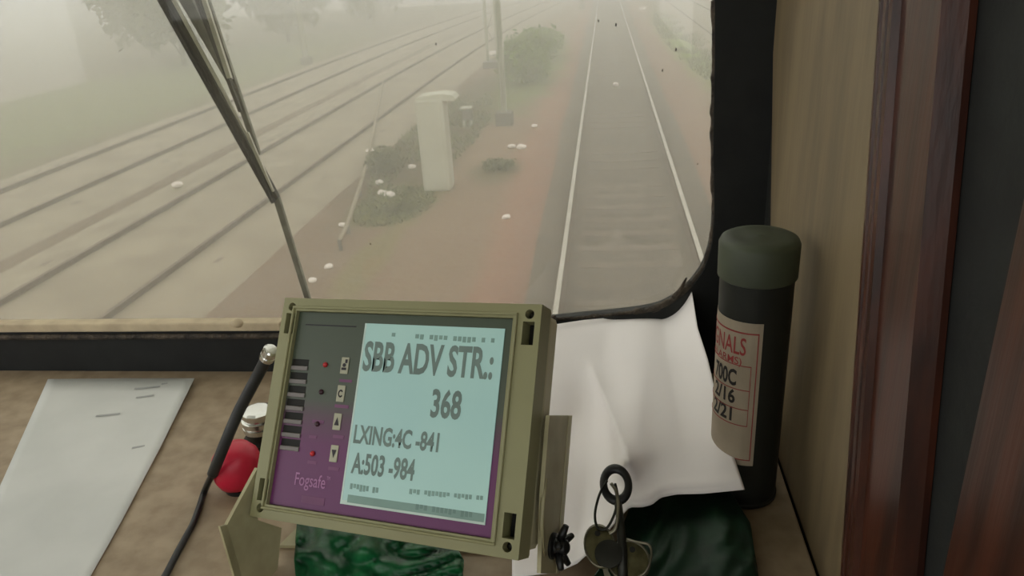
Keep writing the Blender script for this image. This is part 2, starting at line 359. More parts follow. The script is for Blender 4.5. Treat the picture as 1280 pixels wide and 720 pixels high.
# right-hand wall: black carcass, beige laminate panel, dark varnished moulding and panelling
bm = bmesh.new()
add_box(bm, rel(WX + .004, 0.10, -1.5), rel(WX + .03, WY + .045, 0.95))
add_box(bm, rel(WX + .004, -1.6, -1.5), rel(WX + .03, 0.10, -0.22)); add_box(bm, rel(WX + .004, -1.6, 0.7), rel(WX + .03, 0.10, 0.95))
add_box(bm, rel(WX + .004, -1.6, -0.22), rel(WX + .03, -1.3, 0.7))  # unseen side opening left large to light the cab
wr = struct('wall_right', bm, M['black']); wr['label'] = 'right cab wall'
nT, nB = onx(1110, 0, WX), onx(1060, 716, WX); fT, fB = onx(967, 0, WX), onx(963, 280, WX)
def ext(a, b, z): return a + (b - a) * ((z - a.z) / (b.z - a.z))
zb, zt = CAM.z + DZ - .002, CAM.z + 0.94
far_b, far_t = ext(fT, fB, zb), ext(fB, fT, zt); far_t.y = min(far_t.y, CAM.y + WY - .002)
fmid = ext(fT, fB, CAM.z + -.04)
near_b, near_t = ext(nT, nB, zb), ext(nB, nT, zt)
bm = bmesh.new(); add_prism(bm, [near_b, far_b, fmid, Vector((fmid.x, fmid.y, zt)), near_t], (0.006, 0, 0))
struct('laminate_panel', bm, M['laminate'], wr, bevel=.001)
def mould(name, off0, off1, proud, m):
    bm = bmesh.new(); d = Vector((0, -1, 0))
    add_prism(bm, [near_b + d * off0, near_b + d * off1, near_t + d * off1, near_t + d * off0], (-proud, 0, 0)); 
    add_prism(bm, [near_b + d * off0, near_b + d * off1, near_t + d * off1, near_t + d * off0], (.0035, 0, 0))
    return bm
prof = [(0.0, .0025), (0.003, .006), (0.008, .0065), (0.0095, .003), (0.0115, .003), (0.013, .0065), (0.018, .0065), (0.0195, .003), (0.0215, .003), (0.023, .007), (0.032, .008), (0.034, .004), (0.058, .004), (0.060, .010), (0.105, .011), (0.108, .0)]
bm = bmesh.new(); va = []; vb = []
for o_, pr in prof: va.append(bm.verts.new(near_b + Vector((-pr, -o_, 0)))); vb.append(bm.verts.new(near_t + Vector((-pr, -o_, 0))))
va += [bm.verts.new(near_b + Vector((.0035, -.108, 0))), bm.verts.new(near_b + Vector((.0035, 0, 0)))]; vb += [bm.verts.new(near_t + Vector((.0035, -.108, 0))), bm.verts.new(near_t + Vector((.0035, 0, 0)))]
k = len(va)
for i in range(k): bm.faces.new((va[i], va[(i + 1) % k], vb[(i + 1) % k], vb[i]))
bm.faces.new(va[::-1]); bm.faces.new(vb)
struct('trim_2', bm, M['brownwood'])
bm = bmesh.new(); add_box(bm, rel(WX - .001, 0.11, -1.48), rel(WX + .0035, near_b.y - .109, 0.94)); struct('wood_panel', bm, M['brownwood'], wr)

# rest of the cab around the eye ; unseen window openings enlarged and lining paled to brighten the desk
bm = bmesh.new(); add_box(bm, rel(-2.08, -1.63, -1.54), rel(.33, WY + .045, -1.5)); struct('floor', bm, M['floor'])
bm = bmesh.new(); add_box(bm, rel(-2.08, -1.63, .95), rel(.33, WY + .045, .99)); struct('ceiling', bm, M['lining'])
bm = bmesh.new()
add_box(bm, rel(-2.08, -1.6, -1.5), rel(-2.05, WY, -.35)); add_box(bm, rel(-2.08, -1.6, .75), rel(-2.05, WY, .95)); add_box(bm, rel(-2.08, -1.6, -.35), rel(-2.05, -1.3, .75)); add_box(bm, rel(-2.08, .65, -.35), rel(-2.05, WY, .75))
struct('wall_left', bm, M['lining'])
bm = bmesh.new(); add_box(bm, rel(-2.05, -1.63, -1.5), rel(WX + .03, -1.6, -.15)); add_box(bm, rel(-2.05, -1.63, .75), rel(WX + .03, -1.6, .95)); add_box(bm, rel(-2.05, -1.63, -.15), rel(-1.85, -1.6, .75)); add_box(bm, rel(-.15, -1.63, -.15), rel(WX + .03, -1.6, .75)); add_box(bm, rel(-1.05, -1.63, -.15), rel(-.95, -1.6, .75))
struct('wall_back', bm, M['lining'])

# ------------------------------------------------------------------ desk
ds = thing('control_desk', rel(-.9, .5, -1.5), 'brown mottled laminate desk shelf running below the windscreen', 'desk')
bm = bmesh.new(); add_box(bm, rel(-2.03, .22, DZ - .03), rel(WX - .002, WY - .001, DZ)); obj('desk_top', bm, M['desk'], ds, bevel=.002)
bm = bmesh.new(); add_box(bm, rel(-2.03, .30, -1.5), rel(WX - .002, WY - .001, DZ - .03)); obj('cabinet_body', bm, M['lining'], ds)

# ------------------------------------------------------------------ outside: ground, tracks
GZ = -0.17
bm = bmesh.new(); add_box(bm, (-160, 1.6, GZ - .3), (120, 330, GZ)); struct('ground', bm, M['ground'], loc=Vector((0, 0, GZ)))
SLEEPER = None
def rail_bm(x, y0, y1, bend=None):
    """flat bottom rail: foot, web, head"""
    sec = [(-.07, -.155), (.07, -.155), (.07, -.145), (.012, -.125), (.012, -.04), (.031, -.03), (.031, -.005), (.026, 0), (-.026, 0), (-.031, -.005), (-.031, -.03), (-.012, -.04), (-.012, -.125), (-.07, -.145)]
    bm = bmesh.new(); n = 40 if bend else 1; rings = []
    for i in range(n + 1):
        y = y0 + (y1 - y0) * i / n; dx = bend(y) if bend else 0
        rings.append([bm.verts.new((x + dx + px, y, pz)) for px, pz in sec])
    for a, b in zip(rings, rings[1:]):
        for k in range(len(sec)): bm.faces.new((a[k], a[(k + 1) % len(sec)], b[(k + 1) % len(sec)], b[k]))
    bm.faces.new(rings[0][::-1]); bm.faces.new(rings[-1]); return bm
def sleeper_mesh():
    bm = bmesh.new()
    add_prism(bm, [(-.13, 0, -.06), (.13, 0, -.06), (.11, 0, 0), (-.11, 0, 0)], (0, 0, 0)) if False else None
    L = 1.375; pr = [(-.14, -.06), (.14, -.06), (.11, .0), (-.11, .0)]
    va = [bm.verts.new((-L, y, z)) for y, z in pr]; vm1 = [bm.verts.new((-.35, y * .9, z - .012 * (z > -.01))) for y, z in pr]; vm2 = [bm.verts.new((.35, y * .9, z - .012 * (z > -.01))) for y, z in pr]; vb = [bm.verts.new((L, y, z)) for y, z in pr]
    for a, b in ((va, vm1), (vm1, vm2), (vm2, vb)):
        for k in range(4): bm.faces.new((a[k], a[(k + 1) % 4], b[(k + 1) % 4], b[k]))
    bm.faces.new(va[::-1]); bm.faces.new(vb); bmesh.ops.recalc_face_normals(bm, faces=bm.faces)
    me = bpy.data.meshes.new('sleeper'); bm.to_mesh(me); bm.free(); return me
def track(x, y0, y1, ns, label, bed, bedmat, railmat, bend=None, sm=None, bedtop=-.162):
    t = thing('railway_track', (x, y0, GZ), label, 'railway track')
    for s in (-1, 1):
        o = obj('rail', rail_bm(x + s * .873, y0, y1, bend), railmat, t)
        if railmat is M['rail']:
            o.data.materials.append(M['rust'])
            for p in o.data.polygons:
                if p.normal.z < .5 or p.center.z + ORG[o].z < -.02: p.material_index = 1
    me = sleeper_mesh(); me.materials.append(sm or M['sleeper'])
    for i in range(ns):
        y = y0 + .3 + i * .62; o = bpy.data.objects.new('sleeper', me); COL.objects.link(o); o.parent = t
        o.location = ((bend(y) if bend else 0) + random.uniform(-.02, .02), y - y0, bedtop + .012 - GZ + random.uniform(-.008, .006)); o.rotation_euler.z = random.uniform(-.012, .012); o.scale.x = .70 if railmat is M['rail'] else 1.0
    bm = bmesh.new(); rows = []
    nn = 60
    for i in range(nn + 1):
        y = y0 + (y1 - y0) * i / nn; dx = bend(y) if bend else 0
        rows.append([bm.verts.new((x + dx + bx + (0.12 * noise.noise(Vector((bx, y * .4, x))) if abs(bx) > 1.2 else 0), y, bz)) for bx, bz in bed])
    for a, b in zip(rows, rows[1:]):
        for k in range(len(bed) - 1): bm.faces.new((a[k], b[k], b[k + 1], a[k + 1]))
    obj('ballast_bed', bm, bedmat, t, smooth=True); return t
track(0, 2.2, 190, 110, 'main track straight ahead with two bright polished rails on dark ballast', [(-1.5, GZ - .012), (-1.25, GZ + .006), (-.98, -.143), (-.76, -.152), (-.6, -.168), (.6, -.168), (.76, -.152), (.98, -.143), (1.25, GZ + .006), (1.5, GZ - .012)], M['ballast'], M['rail'], None, M['sleeper'], -.166)
bend = lambda y: 0.0 if y < 26 else 0.0011 * (y - 26) ** 2 if y < 60 else 0.0011 * 34 ** 2 + .075 * (y - 60)
bedL = [(-1.95, GZ + .001), (-1.45, -.09), (0, -.085), (1.45, -.09), (1.95, GZ + .001)]
track(-7.1, 3, 190, 90, 'nearer of the two dusty tracks at the left, beside the footpath', bedL, M['ballast2'], M['rust'], bend, None, -.105)
track(-11.4, 3, 190, 90, 'farther of the two dusty tracks at the left, nearest the trees', bedL, M['ballast2'], M['rust'], bend, None, -.105)
track(5.35, 10, 190, 60, 'faint track at the top right beside the grass strip', bedL, M['ballast2'], M['rust'], None, None, -.105)

# ------------------------------------------------------------------ outside: trackside things
# white cabinet
bx = thing('trackside_cabinet', (-3.3, 13.05, GZ), 'tall whitewashed trackside cabinet with a tilted lid, left of the main track', 'cabinet')
bm = bmesh.new(); add_box(bm, (-3.57, 12.95, GZ), (-3.07, 13.40, 1.47)); obj('body', bm, M['whitebox'], bx, bevel=.05)
bm = bmesh.new(); add_prism(bm, [(-3.56, 12.97, 1.462), (-2.88, 12.97, 1.40), (-2.84, 12.97, 1.45), (-2.90, 12.97, 1.52), (-3.1, 12.97, 1.55), (-3.48, 12.97, 1.52)], (0, .4, 0)); obj('lid', bm, M['whitebox'], bx, bevel=.02)
bm = bmesh.new(); add_box(bm, (-3.52, 12.940, GZ + .15), (-3.12, 12.951, 1.36)); obj('door', bm, M['whitebox'], bx, bevel=.004)
# masts
mg = 'overhead line masts'
def single_mast(x, y, r, hgt, label):
    t = thing('line_mast', (x, y, GZ), label, 'mast')
    bm = bmesh.new(); add_box(bm, (x - r, y - r, GZ), (x - r * .7, y + r, hgt)); add_box(bm, (x + r * .7, y - r, GZ), (x + r, y + r, hgt)); add_box(bm, (x - r * .7, y - r * .2, GZ), (x + r * .7, y + r * .2, hgt))
    obj('post', bm, M['grey_steel'], t)
    bm = bmesh.new(); add_box(bm, (x - .21, y - .21, GZ - .02), (x + .21, y + .21, GZ + .32)); obj('foundation', bm, M['concrete'], t, bevel=.03); return t
single_mast(-2.8, 18.8, .065, 7.5, 'pale single steel mast right behind the white cabinet, on a dark concrete foot')
single_mast(-2.05, 62, .12, 8, 'faint distant mast above the green bush')
single_mast(-13.6, 34, .11, 8, 'faint mast in the fog at the left beyond the tracks')
t = thing('lattice_mast', (-4.55, 30, GZ), 'slim two legged lattice mast left of the single mast', 'mast')
for s in (-1, 1):
    bm = bmesh.new(); add_box(bm, (-4.6 + s * .19 - .05, 29.95, GZ), (-4.6 + s * .19 + .05, 30.05, 8)); obj('leg', bm, M['grey_steel'], t)
for i in range(9):
    bm = bmesh.new(); z = .4 + i * .85; s = 1 if i % 2 else -1; add_tube(bm, [(-4.55 - s * .18, 30, z), (-4.55 + s * .18, 30, z + .8)], .018, 5); obj('brace', bm, M['grey_steel'], t)
bm = bmesh.new(); add_box(bm, (-4.95, 29.6, GZ - .02), (-4.15, 30.4, GZ + .25)); obj('foundation', bm, M['concrete'], t, bevel=.04)
# grey relay box behind the cabinet
bx = thing('relay_box', (-3.72, 18.7, GZ), 'small grey box on legs behind the white cabinet', 'box')
bm = bmesh.new(); add_box(bm, (-3.84, 18.6, .0), (-3.60, 18.82, .28)); obj('body', bm, M['concrete'], bx, bevel=.03)
bm = bmesh.new(); add_box(bm, (-3.86, 18.58, .28), (-3.58, 18.84, .32)); obj('lid', bm, M['whitebox'], bx, bevel=.015)
for sx in (-3.81, -3.63):
    for sy in (18.63, 18.79):
        bm = bmesh.new(); add_box(bm, (sx - .02, sy - .02, GZ), (sx + .02, sy + .02, .0)); obj('leg', bm, M['grey_steel'], bx)
# pale conduit running along the footpath
CZ = GZ + .16
pts = [onz(x, y, -3.56 + CZ) for x, y in ((479, 102), (470, 148), (461, 193), (449, 235), (434, 280), (424, 300))]
cn_ = thing('cable_conduit', pts[-1] - Vector((0, 0, .16)), 'pale cable conduit on low pegs left of the white cabinet', 'conduit')
bm = bmesh.new(); add_tube(bm, smooth_pts(pts, 5), .036, 6); obj('pipe', bm, M['ballast2'], cn_, smooth=True)
for p in pts:
    bm = bmesh.new(); add_tube(bm, [Vector((p.x, p.y, GZ - .02)), Vector((p.x, p.y, CZ))], .03, 6); obj('peg', bm, M['concrete'], cn_)
# stones and litter on the ground
def rock(px, py, r, name, label, m, group=None, z=GZ):
    p = onz(px, py, -3.56 + z); bm = bmesh.new(); add_ball(bm, p + Vector((0, 0, r * .45)), r, 2, (1.2, .9, .75))
    for v in bm.verts: v.co += Vector((1, 1, 1)) * 0.3 * r * noise.noise(v.co * (1.3 / r))
    return tag(obj(name, bm, m, smooth=False), label, 'stone', group)
rock(478, 243, .075, 'stone', 'white stone in the weeds below the white cabinet, left of a pair', M['stone'])
rock(487, 246, .085, 'stone', 'white stone in the weeds below the white cabinet, right of a pair', M['stone'])
rock(474, 230, .07, 'stone', 'small white stone just above the pair in the weeds', M['stone'])
rock(515, 210, .07, 'stone', 'small white stone close by the left foot of the white cabinet', M['stone'])
rock(464, 192, .11, 'stone', 'pale stone sitting on the cable conduit line', M['stone'])
rock(640, 185, .08, 'stone', 'white stone left of two on the bank right of the cabinet', M['stone'])
rock(652, 186, .09, 'stone', 'white stone right of two on the bank right of the cabinet', M['stone'])
rock(668, 159, .07, 'stone', 'small white stone highest up the bank beside the single mast', M['stone'])
rock(633, 273, .055, 'stone', 'small white stone alone on the bare reddish soil', M['stone'])
rock(222, 233, .09, 'stone', 'white stone lying on the nearer left track', M['stone'], z=-.07)
rock(803, 13, .22, 'stone', 'white stone at the grass strip right of the main track', M['stone'])
rock(770, 107, .09, 'stone', 'pale stone between the main rails', M['stone'], z=-.15)
rock(617, 70, .2, 'stone', 'pale stone at the foot of the lattice mast', M['stone'])
rock(428, 283, .055, 'stone', 'pale stone at the lower end of the conduit', M['stone'])
rock(411, 335, .05, 'stone', 'pale flat stone on the path lower left', M['stone'])
rock(391, 352, .05, 'stone', 'pale stone on the path just above the display unit', M['stone'])

# plants
def leaves_bm(c, rad, n, size):
    bm = bmesh.new()
    for i in range(n):
        d = Vector((random.gauss(0, 1), random.gauss(0, 1), random.gauss(0, 1))).normalized(); q = random.random() ** .4
        lump = 0.8 + 0.45 * noise.noise(d * 2.2 + c)
        p = c + Vector((d.x * rad[0], d.y * rad[1], d.z * rad[2])) * q * lump
        a = Vector((random.gauss(0, 1), random.gauss(0, 1), random.gauss(0, 1))).normalized(); b = a.orthogonal().normalized(); s = size * random.uniform(.6, 1.3)
        if p.z < GZ + .02: p.z = GZ + .02 + random.random() * .1
        bm.faces.new([bm.verts.new(p + a * s), bm.verts.new(p + b * s * .45), bm.verts.new(p - a * s), bm.verts.new(p - b * s * .45)])
    return bm
def bush(name, x, y, rad, n, size, label, cat, m, trunk=0.0, group=None):
    t = thing(name, (x, y, GZ), label, cat, group)
    c = Vector((x, y, GZ + trunk + rad[2] * .85))
    obj('foliage', leaves_bm(c, rad, n, size), m, t)
    bm = bmesh.new(); add_tube(bm, [(x, y, GZ - .05), (x + .05, y, c.z)], [.05 + .02 * rad[0], .03], 6)
    for k in range(4): add_tube(bm, [(x, y, GZ + trunk * .5 + .1), c + Vector((math.cos(k * 1.7) * rad[0] * .5, math.sin(k * 1.7) * rad[1] * .5, rad[2] * .3))], [.04, .012], 5)
    obj('trunk' if trunk else 'stem', bm, m if not trunk else M['bark'], t); return t
bush('bush', -2.9, 25.5, (1.05, 1.3, .95), 2600, .09, 'round green bush between the masts and the main track', 'bush', M['leaf'])
bush('bush', -2.85, 31.5, (.95, 2.2, .8), 1600, .11, 'paler bush right behind the round green one', 'bush', M['leaf'])
bush('weed_clump', -4.75, 14.6, (.42, .6, .28), 700, .055, 'low grey green weed clump left of the white cabinet', 'weeds', M['leafdark'])
bush('weed_clump', -3.75, 11.9, (.38, .3, .14), 600, .04, 'low green weed clump at the foot of the white cabinet', 'weeds', M['grass'])
bush('weed_clump', -2.4, 14.4, (.42, .35, .13), 600, .04, 'low dark weed clump right of the white cabinet', 'weeds', M['leafdark'])
for i, (x, y, rr, tz, lb) in enumerate([(-20.5, 36, 3.2, .6, 'foggy tree at the far left, nearest of the row beyond the tracks'), (-25, 41, 3.6, .8, 'foggy tree at the far left edge, behind the nearest one'), (-19.2, 46, 3.3, .8, 'foggy tree just right of the wiper, second of the row'), (-17, 57, 3.3, .8, 'foggy tree in the middle of the row beyond the tracks'), (-23, 58, 4, 1, 'foggy tree behind the middle of the row'), (-15.5, 72, 3.2, 1, 'faintest foggy tree at the far end of the row')]):
    bush('tree', x, y, (rr, rr, rr * .85), 2600, .3, lb, 'tree', M['leafdark'], tz, 'trees beyond the left tracks')
def grass(cx, cy, rx, ry, n, hmax, label):
    bm = bmesh.new()
    for i in range(n):
        a = random.uniform(0, 6.283); q = math.sqrt(random.random()); x = cx + rx * q * math.cos(a); y = cy + ry * q * math.sin(a)
        if noise.noise(Vector((x * .9, y * .5, 3))) < -.12: continue
        hh = hmax * random.uniform(.4, 1); b = random.uniform(0, 6.28); wv = Vector((math.cos(b), math.sin(b), 0)) * .025
        p = Vector((x, y, GZ)); bm.faces.new([bm.verts.new(p - wv), bm.verts.new(p + wv), bm.verts.new(p + Vector((random.gauss(0, .06), random.gauss(0, .06), hh)))])
    tag(obj('grass', bm, M['grass']), label, 'grass', kind='stuff')
grass(-4.2, 18.0, .95, 5.6, 2600, .13, 'dull green grass beside the white cabinet')
grass(-3.9, 12.2, .65, 1.2, 900, .09, 'short weeds around the foot of the white cabinet')
grass(3.2, 38, .9, 16, 4000, .2, 'yellow green grass strip right of the main track')

# ------------------------------------------------------------------ windscreen wiper
wp = thing('windscreen_wiper', ony(380, 365, WY + .05), 'dark double arm windscreen wiper slanting across the left of the windscreen', 'wiper')
Yw = WY + .045
def strip(a, b, wa, wb, Y, d):                  # bar between two pixels, its width given in pixels at both ends
    pa, pb = ony(*a, Y), ony(*b, Y); t = (pb - pa).normalized(); s = Vector((t.z, 0, -t.x)); k = (pa - CAM).length / F_PX
    bm = bmesh.new(); add_prism(bm, [pa - s * wa * k / 2, pb - s * wb * k / 2, pb + s * wb * k / 2, pa + s * wa * k / 2], (0, d, 0)); return bm
obj('blade', strip((138, -120), (344, 250), 15, 9, Yw, .008), M['wiper'], wp, bevel=.001)
obj('blade_rubber', strip((133, -118), (341, 254), 5, 4, Yw - .006, .006), M['blackplastic'], wp)
obj('blade_highlight', strip((216, 0), (312, 176), 3.5, 2.5, Yw - .0035, .003), M['wiperlight'], wp)  # painted highlight streak along the upper blade
obj('blade_highlight', strip((308, 166), (341, 240), 4.5, 2, Yw - .003, .003), M['wiperlight'], wp)  # painted highlight streak near the blade's lower end
obj('arm', strip((214, -120), (322, 194), 12, 6, Yw + .012, .006), M['wipergrey'], wp, bevel=.001)
obj('yoke', strip((226, -10), (292, 112), 15, 6, Yw + .010, .006), M['wipergrey'], wp, bevel=.001)
obj('yoke_link', strip((248, -20), (286, 98), 5, 5, Yw + .003, .004), M['wiperlight'], wp)
obj('yoke_link', strip((238, -20), (300, 140), 5, 4, Yw + .004, .004), M['wiper'], wp)
obj('spring', strip((268, 50), (286, 100), 10, 8, Yw + .006, .004), M['wipergrey'], wp)
obj('drive_rod', strip((344, 246), (392, 400), 8, 7, Yw + .004, .006), M['wipergrey'], wp, bevel=.001)

# ------------------------------------------------------------------ the display unit
_u = Vector((0.96390114, -0.25316312, 0.08248048)); _v = Vector((-0.05400363, -0.58923729, -0.80615323))
DU = _u.normalized(); DV = _v - DU * _v.dot(DU); DV.normalize(); DN = -DU.cross(DV); DY = -DV      # x right, y up the face, DN out of the face
cornR = [ray(*q) for q in ((357, 371), (676, 379), (655, 704), (319, 648))]
dpl = 0.23 / 0.45121
DC = CAM + sum((r * (dpl / r.dot(-DN)) for r in cornR), Vector()) / 4
DM = Matrix((DU, DY, DN)).transposed().to_4x4(); DM.translation = DC
DMi = DM.inverted()
def fp(x, y, z=0.0):                            # pixel -> local point on the plane z above the face
    d = DMi.to_3x3() @ ray(x, y); o = DMi @ CAM; k = (z - o.z) / d.z; return o + d * k
def fx(x, y, X):                                # pixel -> local point on a plane parallel to the unit's sides
    d = DMi.to_3x3() @ ray(x, y); o = DMi @ CAM; return o + d * ((X - o.x) / d.x)
HW, HH = .115, .0885
dv = thing('fog_display_unit', rel(DC.x - CAM.x, DC.y - CAM.y + .05, DZ), 'olive beige fog warning display unit with lit blue green screen on a bracket', 'display')
def dbox(lo, hi): bm = bmesh.new(); add_box(bm, lo, hi, DM); return bm
lid = obj('housing', dbox((-HW, -HH, -.016), (HW, HH, .004)), M['case'], dv)
p00, p10, p11, p01 = [fp(*q) for q in ((374, 388), (636, 400), (624, 675), (338, 630))]
PX0, PX1, PY1, PY0 = (p00.x + p01.x) / 2, (p10.x + p11.x) / 2, (p00.y + p10.y) / 2, (p11.y + p01.y) / 2
cut = bmesh.new(); add_box(cut, (PX0, PY0, -.001), (PX1, PY1, .02), DM)
cx0, cx1 = HW - .0095, HW
for sx in (-1, 1):
    for sy in (-1, 1):
        xa, xb = sorted((sx * (HW - .0135), sx * (HW - .0045))); ya, yb = sorted((sy * (HH - .013), sy * (HH - .030))); add_box(cut, (xa, ya, -.012), (xb, yb, .02), DM)
        add_lathe(cut, [(.0035, -.012), (.0035, .02)], 14, DM @ Matrix.Translation((sx * (HW - .009), sy * (HH - .0075), 0)))
boolean(lid, cut)
lid.data.materials.clear(); lid.data.materials.append(M['case'])
b = lid.modifiers.new('bevel', 'BEVEL'); b.width = .0018; b.segments = 2; b.limit_method = 'ANGLE'; b.angle_limit = math.radians(50)
for sx in (-1, 1):
    for sy in (-1, 1):
        obj('recess_shade', dbox((sx * (HW - .009) - .0046, sy * (HH - .0215) - .0086, -.0135), (sx * (HW - .009) + .0046, sy * (HH - .0215) + .0086, -.0112)), M['recess'], dv)  # dark plate paints the shade at the pocket floor
        bm = bmesh.new(); add_lathe(bm, [(.0032, -.0125), (.0032, -.004), (.0015, -.003)], 12, DM @ Matrix.Translation((sx * (HW - .009), sy * (HH - .0075), 0))); obj('screw', bm, M['darkiron'], dv)
obj('body', dbox((-HW + .003, -HH + .003, -.040), (HW - .001, HH - .003, -.0175)), M['caseback'], dv, bevel=.005)
bm = bmesh.new(); add_box(bm, (-HW + .0005, -HH + .0005, -.0185), (HW - .0002, HH - .0005, -.0155), DM); obj('seal_strip', bm, M['bracket'], dv, bevel=.001)
# front panel printed green at the top fading to violet at the bottom
def panel_mat():
    m = bpy.data.materials.new('green_to_violet_panel_print'); m.use_nodes = True; n = m.node_tree.nodes; l = m.node_tree.links; b = n['Principled BSDF']; b.inputs['Roughness'].default_value = .45
    tc = n.new('ShaderNodeTexCoord'); sp = n.new('ShaderNodeSeparateXYZ'); l.new(tc.outputs['UV'], sp.inputs[0]); r = n.new('ShaderNodeValToRGB'); l.new(sp.outputs['Y'], r.inputs[0])
    e = r.color_ramp.elements; e[0].position = 0; e[0].color = lin((92, 32, 84)); e[1].position = 1; e[1].color = lin((62, 72, 56))
    for p, c in ((.32, (94, 36, 84)), (.46, (80, 56, 70)), (.55, (66, 74, 60))): k = e.new(p); k.color = lin(c)
    l.new(r.outputs[0], b.inputs['Base Color']); return m
M['panel'] = panel_mat()
pn = obj('front_panel', dbox((PX0 + .0003, PY0 + .0003, -.0008), (PX1 - .0003, PY1 - .0003, .0004)), M['panel'], dv)
l00, l10, l11, l01 = [fp(*q, .0006) for q in ((454, 404), (627, 411), (611, 657), (429, 630))]
LX0, LX1, LY1, LY0 = (l00.x + l01.x) / 2, (l10.x + l11.x) / 2, (l00.y + l10.y) / 2, (l11.y + l01.y) / 2
cut = bmesh.new(); slots = []
for i in range(7):
    a = fp(366 + (352 - 366) * i / 6, 452 + (551 - 452) * i / 6); b_ = fp(386 - (386 - 375) * i / 6, 457 + (558 - 457) * i / 6)
    slots.append((a.x, b_.x, (a.y + b_.y) / 2)); add_box(cut, (a.x, slots[-1][2] - .0022, -.005), (b_.x, slots[-1][2] + .0036, .01), DM)
boolean(pn, cut)
for lo_, hi_ in (((PX0 - .004, PY1 + .0018, .003), (PX1 + .004, PY1 + .004, .0058)), ((PX0 - .004, PY0 - .004, .003), (PX1 + .004, PY0 - .0018, .0058)), ((PX0 - .004, PY0 - .002, .003), (PX0 - .0018, PY1 + .002, .0058)), ((PX1 + .0018, PY0 - .002, .003), (PX1 + .004, PY1 + .002, .0058))):
    obj('bezel_rim', dbox(lo_, hi_), M['case'], dv, bevel=.0009)
uv = pn.data.uv_layers.new(name='UVMap')
for lp in pn.data.loops:
    q = DMi @ (pn.data.vertices[lp.vertex_index].co + ORG[pn]); uv.data[lp.index].uv = ((q.x - PX0) / (PX1 - PX0), (q.y - PY0) / (PY1 - PY0))
pn.data.materials.clear(); pn.data.materials.append(M['panel'])
for a, b_, y in slots:
    s_ = obj('louvre_slot', dbox((a, y - .0018, -.0009), (b_, y + .0036, -.0002)), M['recess'], dv)
    obj('louvre_lip', dbox((a, y - .0055, .0003), (b_, y - .0020, .0016)), M['slotlip'], s_, bevel=.0006)
def screen_mat():
    m = bpy.data.materials.new('lit_screen'); m.use_nodes = True; n = m.node_tree.nodes; l = m.node_tree.links; b = n['Principled BSDF']; b.inputs['Base Color'].default_value = (.25, .35, .32, 1); b.inputs['Roughness'].default_value = .3
    tc = n.new('ShaderNodeTexCoord'); t = n.new('ShaderNodeTexNoise'); t.inputs['Scale'].default_value = 9; t.inputs['Detail'].default_value = 1; l.new(tc.outputs['Object'], t.inputs[0])
    r = n.new('ShaderNodeValToRGB'); r.color_ramp.elements[0].position = .3; r.color_ramp.elements[1].position = .75; r.color_ramp.elements[0].color = lin((112, 152, 148)); r.color_ramp.elements[1].color = lin((138, 172, 158)); l.new(t.outputs['Fac'], r.inputs[0])
    l.new(r.outputs[0], b.inputs['Emission Color']); b.inputs['Emission Strength'].default_value = 0.50; return m
M['screen'] = screen_mat()
M['screenedge'] = mat('pale_screen_border', (196, 214, 204), .4)
M['lcdtext'] = mat('grey_screen_text', (112, 130, 122), .5); M['lcddim'] = mat('faint_screen_marks', (128, 158, 148), .5); M['lcdbar'] = mat('screen_bar', (112, 140, 132), .5)
sc = obj('screen', dbox((LX0, LY0, .0003), (LX1, LY1, .0012)), M['screen'], dv)
obj('screen_border', dbox((LX0, LY0, .0011), (LX1, LY0 + .003, .00135)), M['screenedge'], sc); obj('screen_border', dbox((LX0, LY0 + .003, .0011), (LX0 + .0014, LY1, .00135)), M['screenedge'], sc)
def face_text(name, body, bl, tr, m, parent, bold=0.0, z=.0015):
    a, b_ = fp(*bl, z), fp(*tr, z); bm = text_bm(body, bold)
    for v in bm.verts: v.co = DM @ Vector((a.x + (b_.x - a.x) * v.co.x, a.y + (b_.y - a.y) * v.co.y, z))
    return obj(name, bm, m, parent)
face_text('lettering', 'SBB ADV STR.:', (452, 464), (619, 434), M['lcdtext'], sc, .03)
face_text('lettering', '368', (537, 522), (579, 488), M['lcdtext'], sc, .03)
face_text('lettering', 'LXING:4C -841', (441, 554), (550, 541), M['lcdtext'], sc, .03)
face_text('lettering', 'A:503 -984', (438, 592), (520, 574), M['lcdtext'], sc, .03)
def mark(a, b_, m, parent, z0=.0012, z1=.0015, nm='screen_mark'):
    p, q = fp(*a, z1), fp(*b_, z1); x0, x1 = sorted((p.x, q.x)); y0, y1 = sorted((p.y, q.y)); return obj(nm, dbox((x0, y0, z0), (x1, y1, z1)), m, parent)
def marks(x0, x1, y0, y1, n, m, hh, fill=.6):       # a row of tiny unreadable characters, from (x0,y0) to (x1,y1)
    bm = bmesh.new()
    for i in range(n):
        if random.random() > fill: continue
        t0 = i / n; t1 = t0 + .7 / n; a = fp(x0 + (x1 - x0) * t0, y0 + (y1 - y0) * t0, .0015); b_ = fp(x0 + (x1 - x0) * t1, y0 + (y1 - y0) * t1, .0015)
        add_box(bm, (a.x, a.y - hh * random.uniform(.6, 1), .0012), (b_.x, a.y, .0015), DM)
    o = obj('small_print', bm, m, sc); o['kind'] = 'stuff'
marks(490, 620, 416, 423, 22, M['lcddim'], .0045, .5)
marks(438, 474, 604, 610, 9, M['lcddim'], .005, .8)
marks(512, 605, 611, 620, 20, M['lcddim'], .004, .85)
a, b_ = fp(435, 618, .0014), fp(605, 650, .0014); 
obj('status_bar', dbox((a.x, fp(435, 628, .0014).y, .0012), (b_.x, a.y, .0014)), M['lcddim'], sc)
marks(520, 602, 630, 642, 16, M['lcdbar'], .0045, .6)
